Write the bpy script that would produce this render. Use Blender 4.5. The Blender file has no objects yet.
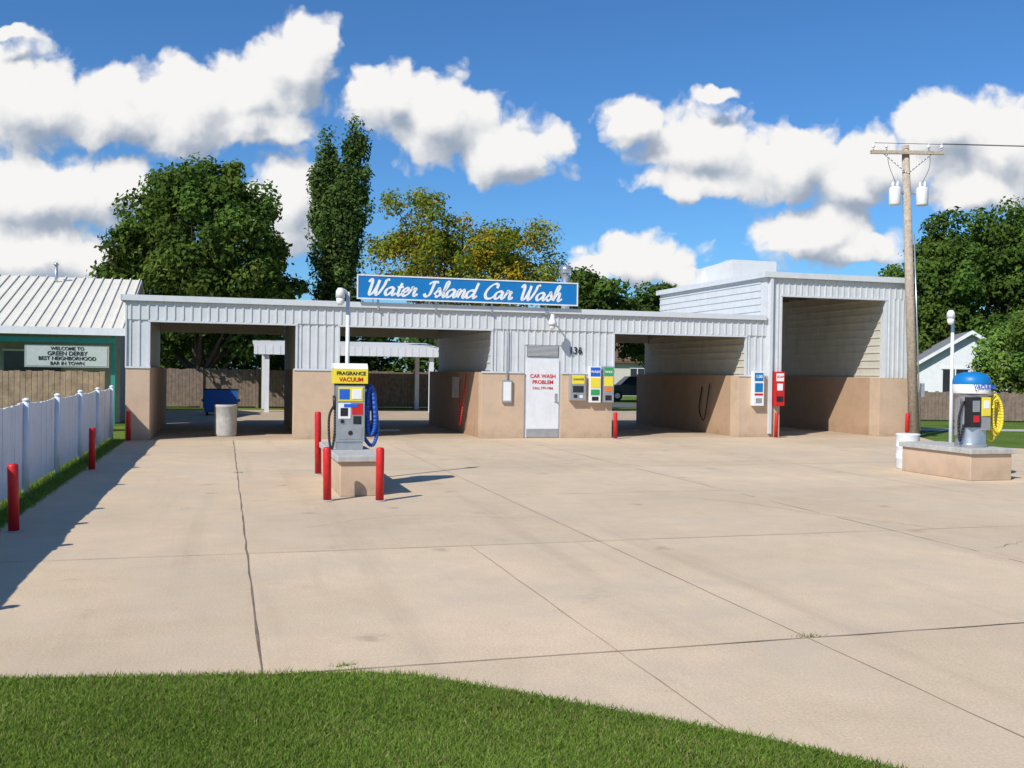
import bpy, math, random
import numpy as np
from mathutils import Vector, Matrix
random.seed(4); rng=np.random.default_rng(7)
S=bpy.context.scene
TH=math.radians(16.0); CU,SU=math.cos(TH),math.sin(TH)
P0=(-9.27,23.88)
def L(u,v,z=0.0): return (P0[0]+CU*u-SU*v, P0[1]+SU*u+CU*v, z)

# ---------------------------------------------------------------- materials
def newmat(name):
    m=bpy.data.materials.new(name); m.use_nodes=True
    nt=m.node_tree; b=nt.nodes['Principled BSDF']; return m,nt,b
def mat(name,col,rough=0.6,metal=0.0,var=0.12,scale=6.0,bump=0.0,bscale=60.0,dirt=0.0,spec=0.4):
    m,nt,b=newmat(name); N=nt.nodes; K=nt.links
    b.inputs['Roughness'].default_value=rough; b.inputs['Metallic'].default_value=metal
    b.inputs['Specular IOR Level'].default_value=spec
    tc=N.new('ShaderNodeTexCoord')
    n=N.new('ShaderNodeTexNoise'); n.inputs['Scale'].default_value=scale; n.inputs['Detail'].default_value=4; n.inputs['Roughness'].default_value=0.65
    K.new(tc.outputs['Object'],n.inputs['Vector'])
    mr=N.new('ShaderNodeMapRange'); mr.inputs[1].default_value=0.3; mr.inputs[2].default_value=0.7
    mr.inputs[3].default_value=1-var; mr.inputs[4].default_value=1+var
    K.new(n.outputs['Fac'],mr.inputs[0])
    mx=N.new('ShaderNodeVectorMath'); mx.operation='SCALE'; mx.inputs[0].default_value=col
    K.new(mr.outputs[0],mx.inputs['Scale'])
    out=mx.outputs[0]
    if dirt>0:
        n2=N.new('ShaderNodeTexNoise'); n2.inputs['Scale'].default_value=1.7; n2.inputs['Detail'].default_value=6; n2.inputs['Roughness'].default_value=0.75
        mp=N.new('ShaderNodeMapping'); mp.inputs['Scale'].default_value=(2.5,2.5,0.6)
        K.new(tc.outputs['Object'],mp.inputs[0]); K.new(mp.outputs[0],n2.inputs['Vector'])
        r2=N.new('ShaderNodeMapRange'); r2.inputs[1].default_value=0.5; r2.inputs[2].default_value=0.75; r2.inputs[3].default_value=0; r2.inputs[4].default_value=dirt
        K.new(n2.outputs['Fac'],r2.inputs[0])
        mm=N.new('ShaderNodeMixRGB'); mm.inputs[2].default_value=(col[0]*.35,col[1]*.32,col[2]*.27,1)
        K.new(r2.outputs[0],mm.inputs[0]); K.new(out,mm.inputs[1]); out=mm.outputs[0]
    K.new(out,b.inputs['Base Color'])
    if bump>0:
        n3=N.new('ShaderNodeTexNoise'); n3.inputs['Scale'].default_value=bscale; n3.inputs['Detail'].default_value=3
        K.new(tc.outputs['Object'],n3.inputs['Vector'])
        bp=N.new('ShaderNodeBump'); bp.inputs['Strength'].default_value=bump; bp.inputs['Distance'].default_value=0.02
        K.new(n3.outputs['Fac'],bp.inputs['Height']); K.new(bp.outputs[0],b.inputs['Normal'])
    return m
def stucco(name,col):
    # painted masonry: nearly smooth, blotchy, grimier towards the ground
    m,nt,b=newmat(name); N=nt.nodes; K=nt.links
    b.inputs['Roughness'].default_value=.85; b.inputs['Specular IOR Level'].default_value=.25
    tc=N.new('ShaderNodeTexCoord'); sp=N.new('ShaderNodeSeparateXYZ'); K.new(tc.outputs['Object'],sp.inputs[0])
    n=N.new('ShaderNodeTexNoise'); n.inputs['Scale'].default_value=2.6; n.inputs['Detail'].default_value=6; n.inputs['Roughness'].default_value=.7
    K.new(tc.outputs['Object'],n.inputs['Vector'])
    mr=N.new('ShaderNodeMapRange'); mr.inputs[1].default_value=0.0; mr.inputs[2].default_value=0.35; mr.inputs[3].default_value=.7; mr.inputs[4].default_value=0; K.new(sp.outputs[2],mr.inputs[0])
    r2=N.new('ShaderNodeMapRange'); r2.inputs[1].default_value=.45; r2.inputs[2].default_value=.75; r2.inputs[3].default_value=0; r2.inputs[4].default_value=.3; K.new(n.outputs['Fac'],r2.inputs[0])
    m0=N.new('ShaderNodeMath'); m0.operation='MULTIPLY'; K.new(mr.outputs[0],m0.inputs[0]); K.new(n.outputs['Fac'],m0.inputs[1])
    a2=N.new('ShaderNodeMath'); a2.use_clamp=True; K.new(m0.outputs[0],a2.inputs[0]); K.new(r2.outputs[0],a2.inputs[1])
    mx=N.new('ShaderNodeMixRGB'); mx.inputs[1].default_value=col+(1,); mx.inputs[2].default_value=tuple(c*.5 for c in col)+(1,)
    K.new(a2.outputs[0],mx.inputs[0]); K.new(mx.outputs[0],b.inputs['Base Color'])
    ad=N.new('ShaderNodeMath'); K.new(sp.outputs[0],ad.inputs[0]); K.new(sp.outputs[1],ad.inputs[1])
    cb=N.new('ShaderNodeCombineXYZ'); K.new(ad.outputs[0],cb.inputs[0]); K.new(sp.outputs[2],cb.inputs[1])
    br=N.new('ShaderNodeTexBrick'); K.new(cb.outputs[0],br.inputs['Vector']); br.inputs['Scale'].default_value=1; br.inputs['Brick Width'].default_value=0.4; br.inputs['Row Height'].default_value=0.2
    br.inputs['Mortar Size'].default_value=0.006; br.inputs['Mortar Smooth'].default_value=0.6
    bp=N.new('ShaderNodeBump'); bp.inputs['Strength'].default_value=.15; bp.inputs['Distance'].default_value=.005; bp.invert=True
    K.new(br.outputs['Fac'],bp.inputs['Height']); K.new(bp.outputs[0],b.inputs['Normal'])
    return m
def leafmat(name):
    m=bpy.data.materials.new(name); m.use_nodes=True; nt=m.node_tree; N=nt.nodes; K=nt.links; N.clear()
    o=N.new('ShaderNodeOutputMaterial'); at=N.new('ShaderNodeAttribute'); at.attribute_name='col'
    d=N.new('ShaderNodeBsdfDiffuse'); t=N.new('ShaderNodeBsdfTranslucent')
    K.new(at.outputs['Color'],d.inputs['Color']); K.new(at.outputs['Color'],t.inputs['Color'])
    mx=N.new('ShaderNodeMixShader'); mx.inputs[0].default_value=.33; K.new(d.outputs[0],mx.inputs[1]); K.new(t.outputs[0],mx.inputs[2])
    K.new(mx.outputs[0],o.inputs[0]); return m

M={}
M['siding']=mat('white_metal_siding',(.61,.63,.64),.45,0,.06,3,dirt=.16)
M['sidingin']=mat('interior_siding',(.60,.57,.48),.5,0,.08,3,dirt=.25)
M['trim']=mat('metal_trim',(.62,.64,.66),.4,0,.04,5,dirt=.15)
M['roof']=mat('roof_metal',(.68,.68,.67),.45,0,.05,2,dirt=.15)
M['block']=stucco('tan_painted_masonry',(.585,.43,.30))
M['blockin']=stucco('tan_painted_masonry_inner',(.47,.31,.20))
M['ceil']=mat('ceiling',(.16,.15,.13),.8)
M['red']=mat('red_paint',(.58,.018,.018),.45,0,.2,9,dirt=.35)
M['white']=mat('white_paint',(.74,.75,.76),.5,0,.05,4,dirt=.2)
M['fence']=mat('white_fence_paint',(.76,.78,.82),.6,0,.06,4,dirt=.25)
M['slab']=mat('grey_concrete',(.46,.45,.42),.85,0,.15,9,bump=.3,dirt=.3)
M['steel']=mat('steel',(.50,.51,.53),.32,.7,.12,6,dirt=.15)
M['black']=mat('black_plastic',(.02,.02,.022),.45,0,.2)
M['dark']=mat('dark_glass',(.03,.035,.04),.12,0,.1)
M['yellow']=mat('yellow_plastic',(.82,.66,.05),.45,0,.06,dirt=.12)
M['blue']=mat('blue_plastic',(.02,.12,.55),.4,0,.1)
M['skyblue']=mat('sign_blue',(.008,.18,.48),.4,0,.05,2)
M['hosblue']=mat('blue_hose',(.02,.10,.46),.45)
M['green']=mat('green_print',(.04,.32,.10),.5)
M['orange']=mat('orange_print',(.7,.2,.03),.5)
M['wood']=mat('weathered_wood',(.32,.23,.15),.9,0,.35,5,bump=.3,dirt=.4)
M['woodg']=mat('grey_wood',(.23,.17,.13),.9,0,.3,5,bump=.3,dirt=.4)
M['pole']=mat('pole_wood',(.44,.36,.28),.9,0,.3,14,bump=.4,bscale=30,dirt=.4)
M['teal']=mat('teal_trim',(.03,.28,.22),.5)
M['housewall']=mat('house_wall',(.60,.57,.50),.7,0,.06,dirt=.15)
M['wallgreen']=mat('wall_greygreen',(.34,.38,.35),.7,0,.1,dirt=.2)
M['board']=mat('board_face',(.48,.54,.50),.6,0,.08,dirt=.2)
M['shingle']=mat('shingles',(.15,.09,.06),.9,0,.35,12,bump=.5)
M['shingleg']=mat('shingles_grey',(.22,.22,.23),.9,0,.3,12,bump=.5)
M['neighroof']=mat('neighbour_metal_roof',(.80,.74,.62),.4,0,.05,1.5,dirt=.12)
M['asphalt']=mat('asphalt',(.11,.11,.11),.9,0,.2,3,bump=.3)
M['bark']=mat('bark',(.10,.075,.055),.95,0,.35,8,bump=.6,bscale=20)
M['rubber']=mat('tyre',(.02,.02,.02),.8)
M['carpaint']=mat('car_paint',(.03,.035,.04),.25,.3,.05)
M['print']=mat('paper_print',(.80,.80,.79),.5,0,.03)
M['dumpb']=mat('dumpster_blue',(.02,.12,.40),.5,0,.15,dirt=.3)
M['leaf']=leafmat('leaves'); M['grassblade']=leafmat('grass_blades')

def concrete():
    m,nt,b=newmat('tan_concrete'); N=nt.nodes; K=nt.links
    b.inputs['Roughness'].default_value=.88; b.inputs['Specular IOR Level'].default_value=.25
    tc=N.new('ShaderNodeTexCoord')
    def noise(s,d=8,r=.65,vec=None):
        n=N.new('ShaderNodeTexNoise'); n.noise_dimensions='2D'; n.inputs['Scale'].default_value=s; n.inputs['Detail'].default_value=d; n.inputs['Roughness'].default_value=r
        K.new(vec or tc.outputs['Object'],n.inputs['Vector']); return n.outputs['Fac']
    def mr(x,a,bb,c,d):
        q=N.new('ShaderNodeMapRange'); q.inputs[1].default_value=a;q.inputs[2].default_value=bb;q.inputs[3].default_value=c;q.inputs[4].default_value=d
        K.new(x,q.inputs[0]); return q.outputs[0]
    def mul(a,c):
        q=N.new('ShaderNodeMath'); q.operation='MULTIPLY'; K.new(a,q.inputs[0]); K.new(c,q.inputs[1]); return q.outputs[0]
    mp=N.new('ShaderNodeMapping'); mp.vector_type='TEXTURE'; mp.inputs['Location'].default_value=(2.55,-19.7,0); mp.inputs['Scale'].default_value=(3.6,3.9,1)
    K.new(tc.outputs['Object'],mp.inputs[0])
    fl=N.new('ShaderNodeVectorMath'); fl.operation='FLOOR'; K.new(mp.outputs[0],fl.inputs[0])
    wn=N.new('ShaderNodeTexWhiteNoise'); wn.noise_dimensions='2D'; K.new(fl.outputs[0],wn.inputs['Vector'])
    slab=mr(wn.outputs['Value'],0,1,.94,1.04)
    big=mr(noise(.35,5,.6),.3,.7,.92,1.08)
    mid=mr(noise(2.2,6,.7),.3,.7,.95,1.05)
    fine=mr(noise(60,3,.6),.3,.7,.88,1.12)
    f=mul(mul(slab,big),mul(mid,fine))
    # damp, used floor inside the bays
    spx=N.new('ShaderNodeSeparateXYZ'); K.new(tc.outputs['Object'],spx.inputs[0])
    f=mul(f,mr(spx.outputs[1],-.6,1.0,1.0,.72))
    sc=N.new('ShaderNodeVectorMath'); sc.operation='SCALE'; sc.inputs[0].default_value=(.635,.485,.325); K.new(f,sc.inputs['Scale'])
    mx=N.new('ShaderNodeMixRGB'); mx.inputs[2].default_value=(.57,.47,.35,1)
    K.new(mr(noise(.8,6,.7),.45,.7,0,.6),mx.inputs[0]); K.new(sc.outputs[0],mx.inputs[1])
    st=N.new('ShaderNodeMixRGB'); st.inputs[2].default_value=(.28,.21,.15,1)
    K.new(mr(noise(1.3,8,.8),.62,.8,0,.45),st.inputs[0]); K.new(mx.outputs[0],st.inputs[1])
    m2=N.new('ShaderNodeMapping'); m2.inputs['Scale'].default_value=(1.6,.10,1); K.new(tc.outputs['Object'],m2.inputs[0])
    s2=N.new('ShaderNodeMixRGB'); s2.inputs[2].default_value=(.40,.30,.21,1)
    K.new(mr(noise(1,6,.7,m2.outputs[0]),.55,.85,0,.45),s2.inputs[0]); K.new(st.outputs[0],s2.inputs[1])
    # a few oil spots, only in some cells
    v=N.new('ShaderNodeTexVoronoi'); v.voronoi_dimensions='2D'; v.inputs['Scale'].default_value=.9; K.new(tc.outputs['Object'],v.inputs['Vector'])
    sc3=N.new('ShaderNodeSeparateColor'); K.new(v.outputs['Color'],sc3.inputs[0])
    sel=mr(sc3.outputs[0],.82,.84,0,1)
    ds=N.new('ShaderNodeMath'); K.new(v.outputs['Distance'],ds.inputs[0]); K.new(mr(noise(9,4,.7),.3,.7,-.05,.05),ds.inputs[1])
    s3=N.new('ShaderNodeMixRGB'); s3.inputs[2].default_value=(.24,.18,.13,1); K.new(mul(mr(ds.outputs[0],.02,.11,.4,0),sel),s3.inputs[0]); K.new(s2.outputs[0],s3.inputs[1])
    K.new(s3.outputs[0],b.inputs['Base Color'])
    bp=N.new('ShaderNodeBump'); bp.inputs['Strength'].default_value=.25; bp.inputs['Distance'].default_value=.01
    K.new(noise(45,4,.7),bp.inputs['Height']); K.new(bp.outputs[0],b.inputs['Normal'])
    return m
M['concrete']=concrete()
def grassmat():
    m,nt,b=newmat('grass'); N=nt.nodes; K=nt.links; b.inputs['Roughness'].default_value=.95; b.inputs['Specular IOR Level'].default_value=.1
    tc=N.new('ShaderNodeTexCoord')
    n=N.new('ShaderNodeTexNoise'); n.inputs['Scale'].default_value=.6; n.inputs['Detail'].default_value=8; n.inputs['Roughness'].default_value=.7
    n2=N.new('ShaderNodeTexNoise'); n2.inputs['Scale'].default_value=35; n2.inputs['Detail'].default_value=4
    K.new(tc.outputs['Object'],n.inputs['Vector']); K.new(tc.outputs['Object'],n2.inputs['Vector'])
    r=N.new('ShaderNodeValToRGB'); r.color_ramp.elements[0].position=.3; r.color_ramp.elements[0].color=(.085,.15,.022,1)
    r.color_ramp.elements[1].position=.7; r.color_ramp.elements[1].color=(.16,.23,.045,1); K.new(n.outputs['Fac'],r.inputs[0])
    mr=N.new('ShaderNodeMapRange'); mr.inputs[1].default_value=0.3; mr.inputs[2].default_value=.7; mr.inputs[3].default_value=.6; mr.inputs[4].default_value=1.3
    K.new(n2.outputs['Fac'],mr.inputs[0]); s=N.new('ShaderNodeVectorMath'); s.operation='SCALE'; K.new(r.outputs[0],s.inputs[0]); K.new(mr.outputs[0],s.inputs['Scale'])
    K.new(s.outputs[0],b.inputs['Base Color'])
    bp=N.new('ShaderNodeBump'); bp.inputs['Strength'].default_value=.8; bp.inputs['Distance'].default_value=.04
    K.new(n2.outputs['Fac'],bp.inputs['Height']); K.new(bp.outputs[0],b.inputs['Normal']); return m
M['grass']=grassmat()

# ---------------------------------------------------------------- mesh builder
class MB:
    def __init__(s): s.v=[];s.f=[];s.m=[];s.sm=[];s.mats=[]
    def mi(s,m):
        if m not in s.mats: s.mats.append(m)
        return s.mats.index(m)
    def poly(s,pts,m):
        b=len(s.v); s.v+=list(pts); s.f.append(tuple(range(b,b+len(pts)))); s.m.append(s.mi(m)); s.sm.append(False)
    def box(s,x0,x1,y0,y1,z0,z1,m):
        b=len(s.v); s.v+=[(x0,y0,z0),(x1,y0,z0),(x1,y1,z0),(x0,y1,z0),(x0,y0,z1),(x1,y0,z1),(x1,y1,z1),(x0,y1,z1)]
        k=s.mi(m)
        for q in ((0,3,2,1),(4,5,6,7),(0,1,5,4),(1,2,6,5),(2,3,7,6),(3,0,4,7)):
            s.f.append(tuple(b+i for i in q)); s.m.append(k); s.sm.append(False)
    def cyl(s,p0,p1,r0,r1,m,n=14,caps=True):
        p0=Vector(p0);p1=Vector(p1); d=(p1-p0).normalized()
        a=d.orthogonal().normalized(); c=d.cross(a); b=len(s.v); k=s.mi(m)
        for p,r in ((p0,r0),(p1,r1)):
            for i in range(n):
                t=2*math.pi*i/n; s.v.append(tuple(p+a*math.cos(t)*r+c*math.sin(t)*r))
        for i in range(n):
            j=(i+1)%n; s.f.append((b+i,b+j,b+n+j,b+n+i)); s.m.append(k); s.sm.append(True)
        if caps:
            s.f.append(tuple(b+i for i in range(n))[::-1]); s.m.append(k); s.sm.append(False)
            s.f.append(tuple(b+n+i for i in range(n))); s.m.append(k); s.sm.append(False)
    def lathe(s,cx,cy,prof,m,n=20,sx=1,sy=1):
        b=len(s.v); k=s.mi(m)
        for r,z in prof:
            for i in range(n):
                t=2*math.pi*i/n; s.v.append((cx+r*sx*math.cos(t),cy+r*sy*math.sin(t),z))
        for j in range(len(prof)-1):
            for i in range(n):
                q=(i+1)%n; s.f.append((b+j*n+i,b+j*n+q,b+(j+1)*n+q,b+(j+1)*n+i)); s.m.append(k); s.sm.append(True)
        s.f.append(tuple(b+i for i in range(n))[::-1]); s.m.append(k); s.sm.append(False)
        e=b+(len(prof)-1)*n; s.f.append(tuple(e+i for i in range(n))); s.m.append(k); s.sm.append(False)
    def prism(s,prof,x0,x1,m):
        b=len(s.v); n=len(prof); k=s.mi(m)
        for x in (x0,x1):
            for (y,z) in prof: s.v.append((x,y,z))
        for i in range(n):
            j=(i+1)%n; s.f.append((b+i,b+j,b+n+j,b+n+i)); s.m.append(k); s.sm.append(False)
        s.f.append(tuple(b+i for i in range(n))[::-1]); s.m.append(k); s.sm.append(False)
        s.f.append(tuple(b+n+i for i in range(n))); s.m.append(k); s.sm.append(False)
    def tube(s,pts,r,m,n=8,res=8):
        P=crom(pts,res)
        for a,b2 in zip(P[:-1],P[1:]):
            if (Vector(b2)-Vector(a)).length>1e-5: s.cyl(a,b2,r,r,m,n,True)
    def ribs_v(s,u0,u1,v,z0,z1,m,step=.2,th=.06):
        s.box(u0,u1,v,v+th,z0,z1,m); x=u0+.06
        while x<u1-.05:
            s.box(x,x+.035,v-.022,v+.004,z0+.003,z1-.003,m); x+=step
    def ribs_h(s,u,v0,v1,z0,z1,m,step=.22,th=.06):
        s.box(u,u+th,v0,v1,z0,z1,m); z=z0+.05
        while z<z1-.05:
            s.box(u-.022,u+.004,v0+.003,v1-.003,z,z+.04,m); z+=step
    def obj(s,name,parent=None,loc=(0,0,0),rot=0.0,bevel=0.0):
        me=bpy.data.meshes.new(name); me.from_pydata(s.v,[],s.f)
        for k in s.mats: me.materials.append(M[k])
        me.polygons.foreach_set('material_index',s.m); me.polygons.foreach_set('use_smooth',s.sm); me.update()
        o=bpy.data.objects.new(name,me); S.collection.objects.link(o); o.location=loc; o.rotation_euler=(0,0,rot)
        if parent: o.parent=parent
        if bevel>0:
            bv=o.modifiers.new('b','BEVEL'); bv.width=bevel; bv.segments=2; bv.limit_method='ANGLE'; bv.angle_limit=math.radians(50)
        return o
def crom(pts,res=8):
    P=[Vector(p) for p in pts]; P=[P[0]*2-P[1]]+P+[P[-1]*2-P[-2]]; out=[]
    for i in range(1,len(P)-2):
        a,b,c,d=P[i-1:i+3]
        for k in range(res):
            t=k/res; out.append(.5*((2*b)+(c-a)*t+(2*a-5*b+4*c-d)*t*t+(3*b-a-3*c+d)*t**3))
    out.append(P[-2]); return out
def empty(name,loc=(0,0,0),rot=0.0):
    o=bpy.data.objects.new(name,None); S.collection.objects.link(o); o.location=loc; o.rotation_euler=(0,0,rot); return o
def text(name,body,size,parent,loc,m,rotz=0.0,align='CENTER',shear=0.0,sx=1.0):
    c=bpy.data.curves.new(name,'FONT'); c.body=body; c.size=size; c.align_x=align; c.align_y='CENTER'; c.extrude=.002; c.shear=shear; c.offset=size*.02
    c.materials.append(M[m]); o=bpy.data.objects.new(name,c); S.collection.objects.link(o)
    o.rotation_euler=(math.pi/2,0,rotz); o.location=loc; o.parent=parent; o.scale=(sx,1,1); return o

# ---------------------------------------------------------------- ground
def sheet(name,pts,z,m,parent=None,loc=(0,0,0),rot=0):
    b=MB(); b.poly([(p[0],p[1],z) for p in pts],m); return b.obj(name,parent,loc,rot)
sheet('ground',[(-900,-300),(900,-300),(900,1500),(-900,1500)],-.012,'grass')
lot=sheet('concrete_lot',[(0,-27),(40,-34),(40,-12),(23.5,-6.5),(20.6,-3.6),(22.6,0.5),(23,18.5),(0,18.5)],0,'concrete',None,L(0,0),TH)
M['joint']=mat('joint_dark',(.21,.155,.11),.95,0,.3,4)
M['jointf']=mat('joint_faint',(.37,.28,.195),.95,0,.25,4)
M['crack']=mat('crack_dark',(.34,.25,.17),.95,0,.3,4)
jb=MB()
def strip(p,q,w,m,z=.004,wob=.006,seg=.4,gap=0.0):
    p=Vector(p);q=Vector(q); n=max(2,int((q-p).length/seg)); d=(q-p).normalized(); nn=Vector((-d.y,d.x))
    prev=None
    for i in range(n+1):
        c=p+(q-p)*(i/n)+nn*random.uniform(-wob,wob); ww=w*random.uniform(.4,1.2)
        cur=(c+nn*ww/2,c-nn*ww/2)
        if prev and random.random()>=gap: jb.poly([(prev[1].x,prev[1].y,z),(cur[1].x,cur[1].y,z),(cur[0].x,cur[0].y,z),(prev[0].x,prev[0].y,z)],m)
        prev=cur
for u,w,g,m_ in ((2.55,.018,0,'joint'),(6.1,.010,0,'jointf'),(9.7,.012,.1,'jointf'),(13.3,.012,.1,'jointf'),(16.9,.012,.1,'jointf'),(20.5,.012,.1,'jointf'),(24.1,.012,.1,'jointf')):
    strip((u,-26),(u-.05,-.2 if u<20 else -6),w,m_,gap=g)
strip((4.75,-26),(4.7,-15.8),.009,'jointf',gap=.03)
for v,w,g,m_ in ((-19.7,.015,0,'joint'),(-15.8,.011,0,'jointf'),(-11.9,.010,.2,'jointf'),(-8,.012,.1,'jointf'),(-4.1,.01,.2,'jointf')):
    strip((.02,v),(30 if v<-12 else 20,v+.1),w,m_,gap=g,z=.0055)
def crack(pts,w):
    P=crom([(a,b_,0) for a,b_ in pts],6)
    for a,c in zip(P[:-1],P[1:]): strip((a.x,a.y),(c.x,c.y),w,'crack',z=.007,wob=.03,seg=.08)
crack([(10,-17),(12,-16.2),(13.4,-16.6),(15,-15.9)],.010)
crack([(7,-6),(8.2,-6.8),(9.6,-6.5),(11.5,-7.4),(13,-7.2)],.018)
crack([(9.4,-3.9),(11,-4.6),(12.4,-4.3)],.018)
crack([(3.2,-14.3),(4.4,-13.6),(5.8,-14.1)],.007)
crack([(8.2,-12.2),(9.1,-13.1),(9.6,-14.4),(10.3,-15.7)],.010)
jb.obj('joint_lines',lot)
b=MB()
for u in (2.2,6.9,14.4,19.3):
    b.box(u-.3,u+.3,3.2,3.8,.004,.012,'steel')
    for k in range(9): b.box(u-.27+k*.062,u-.24+k*.062,3.24,3.76,.0125,.016,'black')
b.obj('floor_drains',lot)
sheet('street',[(2,52),(140,60),(140,68),(2,60)],.004,'asphalt')
sheet('sidewalk',[(13.4,33.2),(60,37),(60,38.4),(13.4,34.6)],.004,'slab')
# foreground lawn
edge=[(-14,5.10),(-6,5.35),(-2.84,5.48),(-1.6,5.60),(-.9,5.68),(-.55,5.66),(-.155,5.48),(.486,5.14),(1.185,4.77),(1.76,4.38),(2.3,4.0),(3.0,3.4),(3.7,2.6),(4.0,1)]
lawnp=edge+[(4,-8),(-14,-8)]
b=MB(); b.poly([(x,y,.02) for x,y in lawnp][::-1],'grass')
for (a,c) in zip(edge[:-1],edge[1:]): b.poly([(a[0],a[1],.02),(c[0],c[1],.02),(c[0],c[1],-.01),(a[0],a[1],-.01)],'grass')
lawn=b.obj('lawn')
def quadmesh(name,co,nper,cols,m,parent=None):
    n=len(co)//nper; me=bpy.data.meshes.new(name); me.vertices.add(len(co)); me.vertices.foreach_set('co',co.astype(np.float32).ravel())
    me.loops.add(len(co)); me.loops.foreach_set('vertex_index',np.arange(len(co),dtype=np.int32))
    me.polygons.add(n); me.polygons.foreach_set('loop_start',np.arange(0,len(co),nper,dtype=np.int32))
    me.update(calc_edges=True)
    a=me.color_attributes.new('col','FLOAT_COLOR','POINT'); c4=np.ones((len(co),4),np.float32); c4[:,:3]=np.repeat(cols,nper,axis=0)
    a.data.foreach_set('color',c4.ravel()); me.materials.append(m)
    o=bpy.data.objects.new(name,me); S.collection.objects.link(o)
    if parent: o.parent=parent
    return o
def blades(name,xy,h,parent=None):
    n=len(xy); ang=rng.uniform(0,2*np.pi,n)
    big=(np.sin(xy[:,0]*3.3+np.sin(xy[:,1]*2.7)*1.7)*np.sin(xy[:,1]*4.1+xy[:,0]*1.3))
    hh=h*rng.uniform(.5,1.1,n)*(1+.1*big); w=.0030*rng.uniform(.8,1.6,n)
    d=np.stack([np.cos(ang),np.sin(ang)],1); lean=rng.normal(0,.8,(n,2))*hh[:,None]
    co=np.zeros((n,3,3)); co[:,0,:2]=xy-d*w[:,None]; co[:,1,:2]=xy+d*w[:,None]; co[:,2,:2]=xy+lean; co[:,2,2]=hh; co[:,:2,2]=-.005
    base=np.array([.185,.28,.045]); k=rng.uniform(.55,1.4,n)[:,None]
    patch=(np.sin(xy[:,0]*2.1+np.sin(xy[:,1]*1.7)*2)*np.cos(xy[:,1]*2.9+xy[:,0]*.8))[:,None]*.13+1+big[:,None]*.06
    cols=base*k*patch; yel=rng.random(n)<.13+.07*big; cols[yel]=np.array([.36,.32,.13])*rng.uniform(.6,1.2,(yel.sum(),1))
    return quadmesh(name,co.reshape(-1,3),3,cols,M['grassblade'],parent)
ex=np.array([e[0] for e in edge]); ey=np.array([e[1] for e in edge])
xy=np.stack([rng.uniform(-4.6,3.2,380000),rng.uniform(3.4,5.85,380000)],1)
lim=np.interp(xy[:,0],ex,ey)+rng.normal(0,.03,len(xy)); xy=xy[xy[:,1]<lim]
o=blades('grass_blades',xy,.026,lawn); o.location=(0,0,.02)
n=26000; uu=rng.uniform(-1.2,.04,n)+rng.normal(0,.02,n); vv=rng.uniform(-16,0,n)
xs=P0[0]+CU*uu-SU*vv; ys=P0[1]+SU*uu+CU*vv
g2=blades('grass_strip',np.stack([xs,ys],1),.07)
pts=[]
for (cu,cv) in ((6.1,-19.65),(2.55,-8.2),(3.0,-19.6)):
    k=40; pts.append(np.stack([cu+rng.normal(0,.05,k),cv+rng.normal(0,.015,k)],1))
pts=np.concatenate(pts); xs=P0[0]+CU*pts[:,0]-SU*pts[:,1]; ys=P0[1]+SU*pts[:,0]+CU*pts[:,1]
blades('joint_weeds',np.stack([xs,ys],1),.03)

# ---------------------------------------------------------------- car wash building
H=1.75; EV=3.42; OP=2.9; D=7.0
cw=empty('car_wash_building',L(0,0),TH)
b=MB()
b.box(0,.55,-.03,D,0,H,'block')
b.box(3.95,4.95,-.03,.45,0,H,'block')
b.box(8.8,9.98,-.03,.30,0,H,'block')
b.box(11.02,12.5,-.03,.30,0,H,'block')
b.box(16.35,17.68,-.03,.45,0,H,'block')
b.box(21.02,22.02,-.03,.45,0,H,'block')
b.obj('masonry_piers',cw,bevel=.006)
b=MB()
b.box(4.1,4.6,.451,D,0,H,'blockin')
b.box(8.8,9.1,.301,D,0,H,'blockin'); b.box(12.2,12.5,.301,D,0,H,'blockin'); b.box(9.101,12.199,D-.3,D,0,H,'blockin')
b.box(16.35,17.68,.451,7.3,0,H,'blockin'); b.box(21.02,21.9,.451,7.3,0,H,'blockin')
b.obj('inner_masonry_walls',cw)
b=MB()
for (a,c) in ((.02,.5),(4.03,5.03),(9.1,9.98),(11.02,12.5),(16.6,17.2)):
    b.ribs_v(a,c,0,H,OP+.001,'siding')
b.ribs_v(9.98,11.02,.002,2.5,OP+.001,'siding')
b.ribs_v(.02,17.2,-.03,OP,EV,'siding',.2,.09)
b.ribs_v(17.2,17.65,-.02,H,4.65,'siding',.15,.3)
b.ribs_v(21.25,21.98,-.02,H,4.1,'siding',.16,.3)
b.ribs_v(17.65,21.98,-.02,4.1,4.65,'siding',.2,.12)
b.obj('front_siding',cw)
b=MB()
b.box(.02,.35,.07,D,H,EV,'siding')
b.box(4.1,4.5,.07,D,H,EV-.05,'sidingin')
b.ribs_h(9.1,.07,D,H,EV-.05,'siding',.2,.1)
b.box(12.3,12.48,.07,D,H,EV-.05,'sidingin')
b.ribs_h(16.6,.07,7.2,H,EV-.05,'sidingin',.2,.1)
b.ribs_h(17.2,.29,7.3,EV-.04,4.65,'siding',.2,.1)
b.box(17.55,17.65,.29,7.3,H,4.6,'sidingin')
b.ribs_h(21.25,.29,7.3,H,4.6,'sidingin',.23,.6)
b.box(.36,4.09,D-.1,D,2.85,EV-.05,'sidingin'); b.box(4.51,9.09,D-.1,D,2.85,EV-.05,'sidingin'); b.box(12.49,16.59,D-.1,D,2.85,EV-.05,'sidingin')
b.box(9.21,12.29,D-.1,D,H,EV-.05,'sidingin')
b.obj('side_siding',cw)
b=MB()
b.box(0,17.19,.07,D+.1,EV-.045,EV-.005,'ceil'); b.box(-.08,17.19,-.09,D+.15,EV,EV+.05,'roof')
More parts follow.
